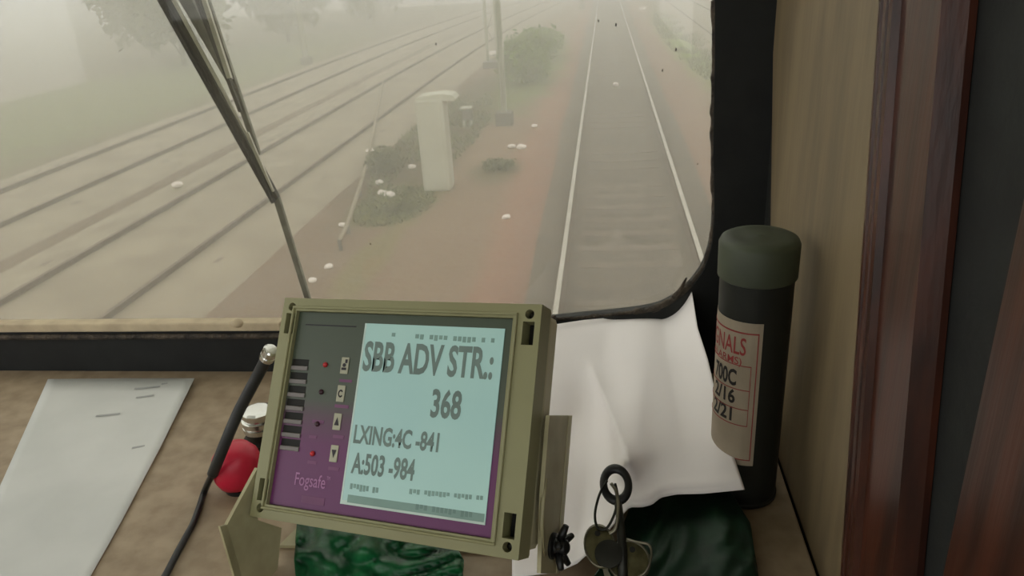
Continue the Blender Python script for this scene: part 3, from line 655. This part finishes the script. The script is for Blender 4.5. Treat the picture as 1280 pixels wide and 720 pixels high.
# keys of the unit
for (px, py, sym) in ((431, 457, 'S'), (426, 492, 'C'), (421.5, 527, '^'), (417.5, 567, 'v')):
    a, b_ = fp(px - 6.3, py + 10, .0008), fp(px + 6.3, py - 10, .0008); k = obj('key', dbox((a.x, a.y, .0003), (b_.x, b_.y, .0012)), M['button'], dv, bevel=.0005)
    cxm, cym, hw, hh = (a.x + b_.x) / 2, (a.y + b_.y) / 2, (b_.x - a.x) / 2, (b_.y - a.y) / 2
    bm = bmesh.new()
    if sym in '^v':
        s = 1 if sym == '^' else -1; add_prism(bm, [(cxm - hw * .6, cym - s * hh * .45, .0012), (cxm + hw * .6, cym - s * hh * .45, .0012), (cxm, cym + s * hh * .5, .0012)], (0, 0, .0003), DM)
    elif sym == 'C':
        add_torus(bm, DM @ Matrix.Translation((cxm, cym, .0013)), hw * .5, .0005, 16, 6, 1, 1.35, (.6, 5.7))
    else:
        add_lathe(bm, [(hw * .42, .0012), (hw * .42, .0015)], 12, DM @ Matrix.Translation((cxm - hw * .05, cym + hh * .05, 0))); add_box(bm, (cxm - hw * .65, cym - hh * .55, .0012), (cxm + hw * .55, cym - hh * .25, .0015), DM); add_box(bm, (cxm + hw * .1, cym + hh * .3, .0012), (cxm + hw * .65, cym + hh * .75, .0015), DM)
    obj('key_symbol', bm, M['keyblack'], k)
for (px, py, m) in ((407, 456, 'led'), (402, 490, 'leddark'), (397, 530, 'leddark'), (391, 567, 'led')):
    q = fp(px, py, .0004); bm = bmesh.new(); add_lathe(bm, [(.0021, 0.0), (.0021, .0010), (.0014, .0019), (.0004, .0022)], 14, DM @ Matrix.Translation(q)); obj('indicator_lamp', bm, M[m], dv, smooth=True)
for (x0, x1, y) in ((390, 405, 527), (386, 396, 546), (384, 396, 578), (418, 436, 508), (416, 430, 546), (410, 424, 586), (424, 440, 476)):
    mark((x0, y + 1.2), (x1, y - 1.2), M['printdim'], dv, .0004, .0007, 'panel_mark')
face_text('lettering', 'Fogsafe', (367, 611), (408, 595), M['print'], dv, .005, .0008)
face_text('lettering', 'TM', (408, 600), (413, 596), M['print'], dv, .0, .0008)
mark((376, 628), (406, 623), M['printdim'], dv, .0004, .0007, 'panel_mark')
mark((382, 405), (445, 409), M['keyblack'], dv, .0004, .0007, 'panel_mark')
# bracket arms, wing bolt
def arm_poly(X, th, pts, holes=None):
    bm = bmesh.new(); q = [fx(x, y, X) for x, y in pts]; add_prism(bm, q, (th, 0, 0), DM); return bm
XR = HW + .004
ra = obj('bracket_arm', arm_poly(XR, .003, [(682, 519), (709, 519), (703, 590), (693, 716), (671, 716), (674, 620)]), M['bracket'], dv)
bm = bmesh.new(); q = [fx(x, y, XR) for x, y in ((706, 519), (710, 519), (694, 716), (690, 716))]; add_prism(bm, q, (.0035, 0, 0), DM); obj('bracket_flange', bm, M['caseback'], dv)
cut = bmesh.new(); q = [fx(x, y, XR - .01) for x, y in ((686, 574), (698, 571), (692, 632), (682, 640))]; add_prism(cut, q, (.03, 0, 0), DM); boolean(ra, cut)
ra.data.materials.clear(); ra.data.materials.append(M['bracket'])
XL = -HW - .004
la = obj('bracket_arm', arm_poly(XL, -.003, [(322, 585), (322, 650), (352, 660), (346, 722), (303, 722), (284, 656)]), M['bracket'], dv)
bm = bmesh.new(); q = [fx(x, y, XL) for x, y in ((284, 656), (303, 722))]; add_prism(bm, [q[0], q[1], q[1] + Vector((.004, 0, .012)), q[0] + Vector((.004, 0, .012))], (-.002, 0, 0), DM); obj('bracket_flange', bm, M['bracket'], dv)
ql, qr = DM @ Vector((XL - .002, 0, 0)), DM @ Vector((XR, 0, 0))
bl_, br_ = onz(330, 705, DZ), onz(684, 716, DZ)
bm = bmesh.new(); fd = Vector((DN.x, DN.y, 0)).normalized()
add_prism(bm, [Vector((p.x, p.y, CAM.z + DZ + .0005)) for p in (bl_ - fd * .02, br_ - fd * .02, br_ - fd * .075, bl_ - fd * .075)], (0, 0, .003)); obj('bracket_base', bm, M['bracket'], dv)
q = fx(690, 682, XR + .003); KM = DM @ Matrix.Translation(q) @ Matrix.Rotation(math.pi / 2, 4, 'Y')
bm = bmesh.new(); add_lathe(bm, [(.0095, 0), (.0095, .002), (.006, .003), (.0055, .011), (.003, .013)], 18, KM)
wb = obj('wing_bolt', bm, M['blackplastic'], dv, smooth=True, auto=40)
for a in (.5, 1.75, 3.0, 4.3, 5.4):
    bm = bmesh.new(); d = Vector((math.cos(a), math.sin(a), 0)); add_tube(bm, [KM @ (d * .004 + Vector((0, 0, .006))), KM @ (d * .010 + Vector((0, 0, .008))), KM @ (d * .016 + Vector((0, 0, .0105)))], [.0028, .003, .0022], 8); obj('wing', bm, M['blackplastic'], wb, smooth=True)
q = fx(677, 660, XR); bm = bmesh.new(); add_tube(bm, [DM @ fx(682, 598, XR + .002), DM @ fx(679, 625, XR + .003), DM @ fx(677, 655, XR + .003), DM @ fx(679, 695, XR + .002)], .0018, 6); obj('bracket_rib', bm, M['bracket'], dv, smooth=True)

# ------------------------------------------------------------------ cable into the unit
pl = [DM @ fp(337, 441, -.012)]
for i, (x, y) in enumerate([(326, 462), (312, 488), (298, 515), (285, 545), (274, 572), (266, 592)]):
    t_ = (i + 1) / 7; pl.append(onz(x, y, (pl[0].z - CAM.z) * (1 - t_) ** .9 + (DZ + .010) * (1 - (1 - t_) ** .9)))
cb = thing('black_cable', onz(258, 610, DZ), 'black cable with thick sleeve running from the left side of the display unit', 'cable')
bm = bmesh.new(); add_tube(bm, smooth_pts(pl, 6), .0052, 10); obj('sleeve', bm, M['cable'], cb, smooth=True)
pl2 = [pl[-1] + (pl[-2] - pl[-1]) * .2] + [onz(x, y, DZ + .0034) for x, y in ((256, 613), (249, 634), (241, 655), (233, 670), (221, 692), (208, 717), (190, 748))]
bm = bmesh.new(); add_tube(bm, smooth_pts(pl2, 6), .0031, 8); obj('wire', bm, M['blackplastic'], cb, smooth=True)
bm = bmesh.new(); d = (pl[1] - pl[0]).normalized(); KM = Matrix.Translation(pl[0] - d * .002) @ d.to_track_quat('Z', 'Y').to_matrix().to_4x4()
add_lathe(bm, [(.0052, -.003), (.0066, -.002), (.0066, .004), (.0058, .005), (.0066, .006), (.0066, .010), (.0056, .011)], 16, KM); obj('connector', bm, M['chrome'], cb, smooth=True, auto=35)

# ------------------------------------------------------------------ chrome fitting and red knob behind the unit
q = onz(330, 552, DZ); t = thing('chrome_fitting', q, 'chrome ribbed round fitting on the desk beside the display unit', 'fitting')
KM = Matrix.Translation(q + Vector((.0, 0, .0003))) @ Matrix.Rotation(.0, 4, 'X')
bm = bmesh.new(); add_lathe(bm, [(.020, 0), (.020, .006), (.0165, .008), (.0165, .016)], 28, KM); obj('base', bm, M['darkiron'], t, smooth=True, auto=35)
bm = bmesh.new(); add_lathe(bm, [(.0165, .016), (.0178, .017), (.0178, .022), (.0160, .0225), (.0160, .0240), (.0178, .0245), (.0178, .030), (.0150, .031), (.0150, .033)], 28, KM); obj('ring', bm, M['chrome'], t, smooth=True, auto=35)
bm = bmesh.new(); add_lathe(bm, [(.0165, .0335), (.0165, .039), (.013, .0405), (.004, .041)], 10, KM); obj('nut', bm, M['chrome'], t)
q = onz(303, 608, DZ); t = thing('red_knob', q, 'round red plastic knob half hidden behind the left edge of the display unit', 'knob')
bm = bmesh.new(); add_lathe(bm, [(.010, 0.0003), (.012, .006), (.0205, .0085), (.0235, .016), (.0238, .026), (.0215, .037), (.0155, .045), (.007, .0485), (.001, .049)], 28, Matrix.Translation(q)); obj('cap', bm, M['red'], t, smooth=True)
bm = bmesh.new(); add_lathe(bm, [(.016, 0), (.016, .0045), (.012, .006)], 24, Matrix.Translation(q)); obj('collar', bm, M['blackplastic'], t, smooth=True, auto=35)

# ------------------------------------------------------------------ papers
pz = DZ + .001
bm = coons([(60, 474), (150, 473), (243, 473)], [(-60, 742), (20, 748), (95, 752)], [(60, 474), (-60, 742)], [(243, 473), (200, 560), (150, 655), (95, 752)], 16, 16, lambda u, v, p: pz + .006 * (u > .8) * (u - .8) * 5 * (1 - v) ** 3 + .0008)
lp = obj('printed_sheet', bm, M['oldpaper'], smooth=True); solid(lp, .0006); tag(lp, 'greyish printed paper sheet lying on the desk at the left', 'paper')
bm = bmesh.new()
for (x0, y0, x1, y1) in ((168, 486, 200, 483), (170, 497, 192, 494), (202, 480, 222, 478), (165, 560, 188, 556), (120, 520, 150, 517)):
    p, q2 = onz(x0, y0, pz + .0018), onz(x1, y1, pz + .0018); d = (q2 - p).normalized(); s = Vector((-d.y, d.x, 0)) * .0016; add_prism(bm, [p - s, q2 - s, q2 + s, p + s], (0, 0, .0002))
o = obj('print', bm, M['ink'], lp)

def seg_side(p, a, b):
    """distance of a pixel from a line, signed, and how far along it lies"""
    ax, ay, bx_, by = *a, *b; L = math.hypot(bx_ - ax, by - ay); tx, ty = (bx_ - ax) / L, (by - ay) / L
    return (p.x - ax) * ty - (p.y - ay) * tx, ((p.x - ax) * tx + (p.y - ay) * ty) / L
def sstep(a, b, x):
    t = min(1, max(0, (x - a) / (b - a))); return t * t * (3 - 2 * t)
def zS(u, v, p):
    zback = -.387 + .034 * max(0, (u - .8) / .2) ** 1.5
    k = sstep(735, 800, p.x + (p.y - 560) * .12)
    zfront = DZ + .020 + .028 * k
    vv = v ** (.7 + .3 * k)
    z = zback + (zfront - zback) * min(1, vv * 1.1)
    d, t = seg_side(p, (738, 455), (784, 572))                   # the crease running down to the key ring
    w_ = math.exp(-max(0, abs(t - .6) - .4) ** 2 / .03)
    z += .020 * w_ * math.exp(-abs(d) / (9 if d < 0 else 22)) * (.4 + .6 * max(0, min(1, t)))
    d2, t2 = seg_side(p, (735, 470), (715, 560)); z -= .009 * math.exp(-(d2 / 26) ** 2 - ((t2 - .7) / .5) ** 2)
    z += .014 * math.exp(-((p.x - 779) / 9) ** 2 - ((p.y - 580) / 16) ** 2)
    z += .0035 * noise.noise(Vector((p.x / 95, p.y / 110, 9))) * sstep(0, .1, v)
    return max(z - .004 * sstep(.94, 1, v) * k, DZ + .004)
bm = coons([(640, 411), (690, 406), (730, 400), (775, 396), (815, 390), (845, 378), (864, 360)], [(640, 722), (698, 715), (722, 704), (748, 680), (770, 652), (787, 634), (803, 634), (815, 631), (826, 622), (845, 618), (880, 617), (931, 612)], [(640, 411), (640, 722)], [(864, 360), (872, 410), (885, 450), (899, 510), (914, 560), (931, 612)], 70, 60, zS)
o = solid(obj('white_sheet', bm, M['paper'], smooth=True), .0006); tag(o, 'large creased white paper sheet draped from the windscreen sill beside the can', 'paper')

# ------------------------------------------------------------------ green flags
def flag(top, bottom, left, right, amp, seed, label, m, cr):
    def z(u, v, p):
        prof = math.sin(math.pi * min(1, max(0, v))) ** .5
        return DZ + .003 + amp * prof * (.75 + .35 * noise.noise(Vector((u * 3.2, seed, 0)))) + cr * prof * (abs(noise.noise(Vector((u * 6 + v * 3, v * 4, seed)))) * 1.6 - .4) * (1 if 0 < u < 1 else 0)
    bm = coons(top, bottom, left, right, 40, 20, z)
    o = solid(obj('signal_flag', bm, m, smooth=True), .001); return tag(o, label, 'flag')
flag([(372, 640), (450, 648), (560, 668)], [(372, 742), (470, 752), (575, 748)], [(372, 640), (368, 700), (372, 742)], [(560, 668), (580, 700), (575, 748)], .030, 2.3, 'crumpled green cloth flag on the desk below the display unit', M['greenbright'], .016)
flag([(800, 604), (850, 602), (905, 600)], [(690, 790), (800, 800), (955, 770)], [(800, 604), (765, 690), (690, 790)], [(905, 600), (938, 655), (955, 770)], .034, 6.1, 'green folded cloth flag, shade painted into it, under the white sheet beside the keys', M['green'], .008)

# ------------------------------------------------------------------ signal can
cc = rel(.1195, .585, DZ); R_ = .0312
cn = thing('signal_can', cc, 'dark green cylindrical signal can with a yellowed label in the windscreen corner', 'can')
topz = onz(946, 300, 0.0); zc = ony(946, 294, .585).z - cc.z; capb = ony(946, 338, .55).z - cc.z
CMx = Matrix.Translation(cc)
bm = bmesh.new(); add_lathe(bm, [(R_ - .003, .0003), (R_ - .001, .002), (R_ - .001, .005), (R_ - .002, .006), (R_ - .002, zc - .03)], 56, CMx); obj('body', bm, M['can'], cn, smooth=True, auto=35)
bm = bmesh.new(); add_lathe(bm, [(R_ - .0015, zc - .034), (R_, zc - .033), (R_ + .0002, zc - .006), (R_ - .0015, zc - .0022), (R_ - .005, zc - .0004), (R_ - .011, zc), (.004, zc - .0004), (.002, zc + .0004)], 56, CMx); obj('cap', bm, M['cap'], cn, smooth=True, auto=50)
vd = math.atan2(CAM.y - cc.y, CAM.x - cc.x)                 # direction from the can to the eye
def cyl(s, z, r):                                           # s: arc position to the right of the sight line, in metres
    a = vd + s / R_; return cc + Vector((math.cos(a) * r, math.sin(a) * r, z))
def can_z(py): return ony(930, py, .555).z - cc.z
def patch(s0, s1, z0, z1, r, m, name, parent, th=.0003):
    bm = bmesh.new(); n = max(1, int(abs(s1 - s0) / .003)); g = []
    for i in range(n + 1):
        s = s0 + (s1 - s0) * i / n; g.append([bm.verts.new(cyl(s, z, rr)) for z, rr in ((z0, r), (z1, r), (z1, r + th), (z0, r + th))])
    for a, b in zip(g, g[1:]):
        for k in range(4): bm.faces.new((a[k], b[k], b[(k + 1) % 4], a[(k + 1) % 4]))
    bm.faces.new(g[0]); bm.faces.new(g[-1][::-1]); return obj(name, bm, m, parent, smooth=False)
r1 = R_ - .0020
lz1, lz0 = can_z(406), can_z(583)
lb = patch(-.070, .0085, lz0, lz1, r1, M['label'], 'paper_label', cn); r2 = r1 + .0004
sR = .0055
for nm, z in (('label_rule', can_z(419)),): patch(-.07, sR, z - .0006, z + .0006, r2, M['redink'], nm, lb)
patch(sR - .0008, sR, can_z(575), can_z(419), r2, M['redink'], 'label_rule', lb)
for py in (460, 490, 514, 534): patch(-.06, .001, can_z(py) - .0003, can_z(py) + .0003, r2, M['redink'], 'label_rule', lb)
patch(.0005, .001, can_z(534), can_z(460), r2, M['redink'], 'label_rule', lb)
patch(-.06, sR, can_z(576) - .0004, can_z(576) + .0004, r2, M['redink'], 'label_rule', lb)
def can_text(body, s0, s1, py0, py1, m, bold=.01):
    bm = text_bm(body, bold); bmesh.ops.subdivide_edges(bm, edges=[e for e in bm.edges if abs(e.verts[0].co.x - e.verts[1].co.x) > .03], cuts=2)
    z0, z1 = can_z(py0), can_z(py1)
    for v in bm.verts: v.co = cyl(s0 + (s1 - s0) * v.co.x, z0 + (z1 - z0) * v.co.y, r2 + .0002)
    obj('lettering', bm, m, lb)
can_text('SIGNALS', -.052, -.0045, 447, 425, M['redink'])
can_text('(ALARMS)', -.046, -.0075, 462, 450, M['redink'], .005)
can_text('700C', -.037, -.0110, 487, 466, M['blackink'], .03)
can_text('2/16', -.036, -.0112, 509, 491, M['blackink'], .03)
can_text('2/21', -.037, -.0130, 531, 513, M['blackink'], .03)

# ------------------------------------------------------------------ key bunch
kz = lambda x, y, z: onz(x, y, z)
kp = onz(775, 665, DZ + .055)
kb = thing('key_bunch', Vector((kp.x, kp.y, kp.z - .01)), 'bunch of keys on a ring with a black ring bow, lying on the white paper', 'keys')
KN = (CAM - kp).normalized() * .75 + Vector((0, 0, .5)); KN.normalize(); KX = RGT - KN * RGT.dot(KN); KX.normalize(); KY = KN.cross(KX)
def kpt(x, y, off=0.0):
    d = ray(x, y); k = (kp - CAM).dot(KN) / d.dot(KN); return CAM + d * k + KN * off
def kmat(x, y, off=0.0, ang=0.0, tilt=0.0):
    m = Matrix((KX, KY, KN)).transposed().to_4x4(); m.translation = kpt(x, y, off); return m @ Matrix.Rotation(ang, 4, 'Z') @ Matrix.Rotation(tilt, 4, 'X')
ppx = (kpt(771, 660) - kpt(770, 660)).length
k1 = None
bm = bmesh.new(); add_torus(bm, kmat(770, 608, .004), 16 * ppx, 5.0 * ppx, 36, 10, 1.0, 1.35); k1 = obj('ring_bow_key', bm, M['blackplastic'], kb, smooth=True)
bm = bmesh.new(); add_tube(bm, [kpt(772, 626, .004), kpt(776, 660, .006), kpt(778, 690, .003), kpt(779, 735, .0)], [5 * ppx, 5 * ppx, 6 * ppx, 6 * ppx], 10); obj('shank', bm, M['darkiron'], k1, smooth=True)
bm = bmesh.new(); add_tube(bm, smooth_pts([kpt(759, 606, .008), kpt(750, 622, .008), kpt(744, 645, .006), kpt(747, 662, .005), kpt(758, 664, .006), kpt(768, 648, .009), kpt(772, 628, .011), kpt(769, 612, .012)], 6), 1.7 * ppx, 7); obj('split_ring', bm, M['darkiron'], kb, smooth=True)
bm = bmesh.new(); add_tube(bm, smooth_pts([kpt(764, 612, .012), kpt(770, 622, .013), kpt(773, 640, .012), kpt(770, 665, .010), kpt(762, 672, .008)], 6), 2.2 * ppx, 7); obj('ring_link', bm, M['steel'], kb, smooth=True)
def key(cx, cy, rx, ry, off, ang, tx, ty, m):
    mm = kmat(cx, cy, off, ang); bm = bmesh.new()
    ring = [(rx * ppx * math.cos(a), ry * ppx * math.sin(a)) for a in [2 * math.pi * i / 28 for i in range(28)]]
    add_prism(bm, [(x, y, 0) for x, y in ring], (0, 0, 2.5 * ppx), mm); k = obj('key', bm, m, kb, bevel=.0004)
    bm = bmesh.new(); add_torus(bm, mm @ Matrix.Translation((0, 0, 2.4 * ppx)), 1.0, 1.2 * ppx, 32, 6, 1, 1) if False else None
    add_tube(bm, [mm @ Vector((x * .93, y * .93, 2.6 * ppx)) for x, y in ring + ring[:1]], 1.3 * ppx, 6, False); obj('bow_rim', bm, M['steel'], k, smooth=True)
    bm = bmesh.new(); add_lathe(bm, [(3.6 * ppx, 2.3 * ppx), (3.6 * ppx, 3.2 * ppx)], 16, mm @ Matrix.Translation((0, ry * .55 * ppx, 0))); obj('painted_bow_hole', bm, M['recess'], k)  # dark disc painted on the bow in place of a shaded hole
    a, b_ = kpt(cx, cy, off + .0004), kpt(tx, ty, off - .002); d = (b_ - a).normalized(); s = d.cross(KN).normalized() * 3.6 * ppx
    bm = bmesh.new(); n = 9; L = []; Rr = []
    for i in range(n + 1):
        t_ = i / n; c = a + (b_ - a) * (.2 + .8 * t_); L.append(c - s * (1 if i % 2 else .6)); Rr.append(c + s)
    add_prism(bm, L + Rr[::-1], KN * 2.0 * ppx); obj('blade', bm, M['steel'], k)
key(750, 684, 20, 28, .002, .12, 765, 742, M['brass'])
key(786, 700, 27, 26, -.003, -.4, 800, 752, M['brass'])
bm = bmesh.new(); add_tube(bm, smooth_pts([kpt(783, 676, .004), kpt(797, 680, .004), kpt(811, 683, .003), kpt(814, 696, .002), kpt(808, 714, .001), kpt(797, 722, .0)], 5), 1.6 * ppx, 6); obj('wire_ring', bm, M['steel'], kb, smooth=True)
bm = bmesh.new(); add_lathe(bm, [(17 * ppx, 0), (17 * ppx, 3 * ppx), (14 * ppx, 3.6 * ppx)], 28, kmat(761, 696, .006, .0)); obj('key_tag', bm, M['darkiron'], kb, smooth=True, auto=40)

# ------------------------------------------------------------------ fog over the line
bm = bmesh.new(); add_box(bm, (-150, 1.7, GZ - .05), (110, 300, 22)); fo = obj('fog', bm, fog_mat()); tag(fo, 'thin beige grey fog lying over the railway line outside the windscreen', 'fog', kind='stuff')
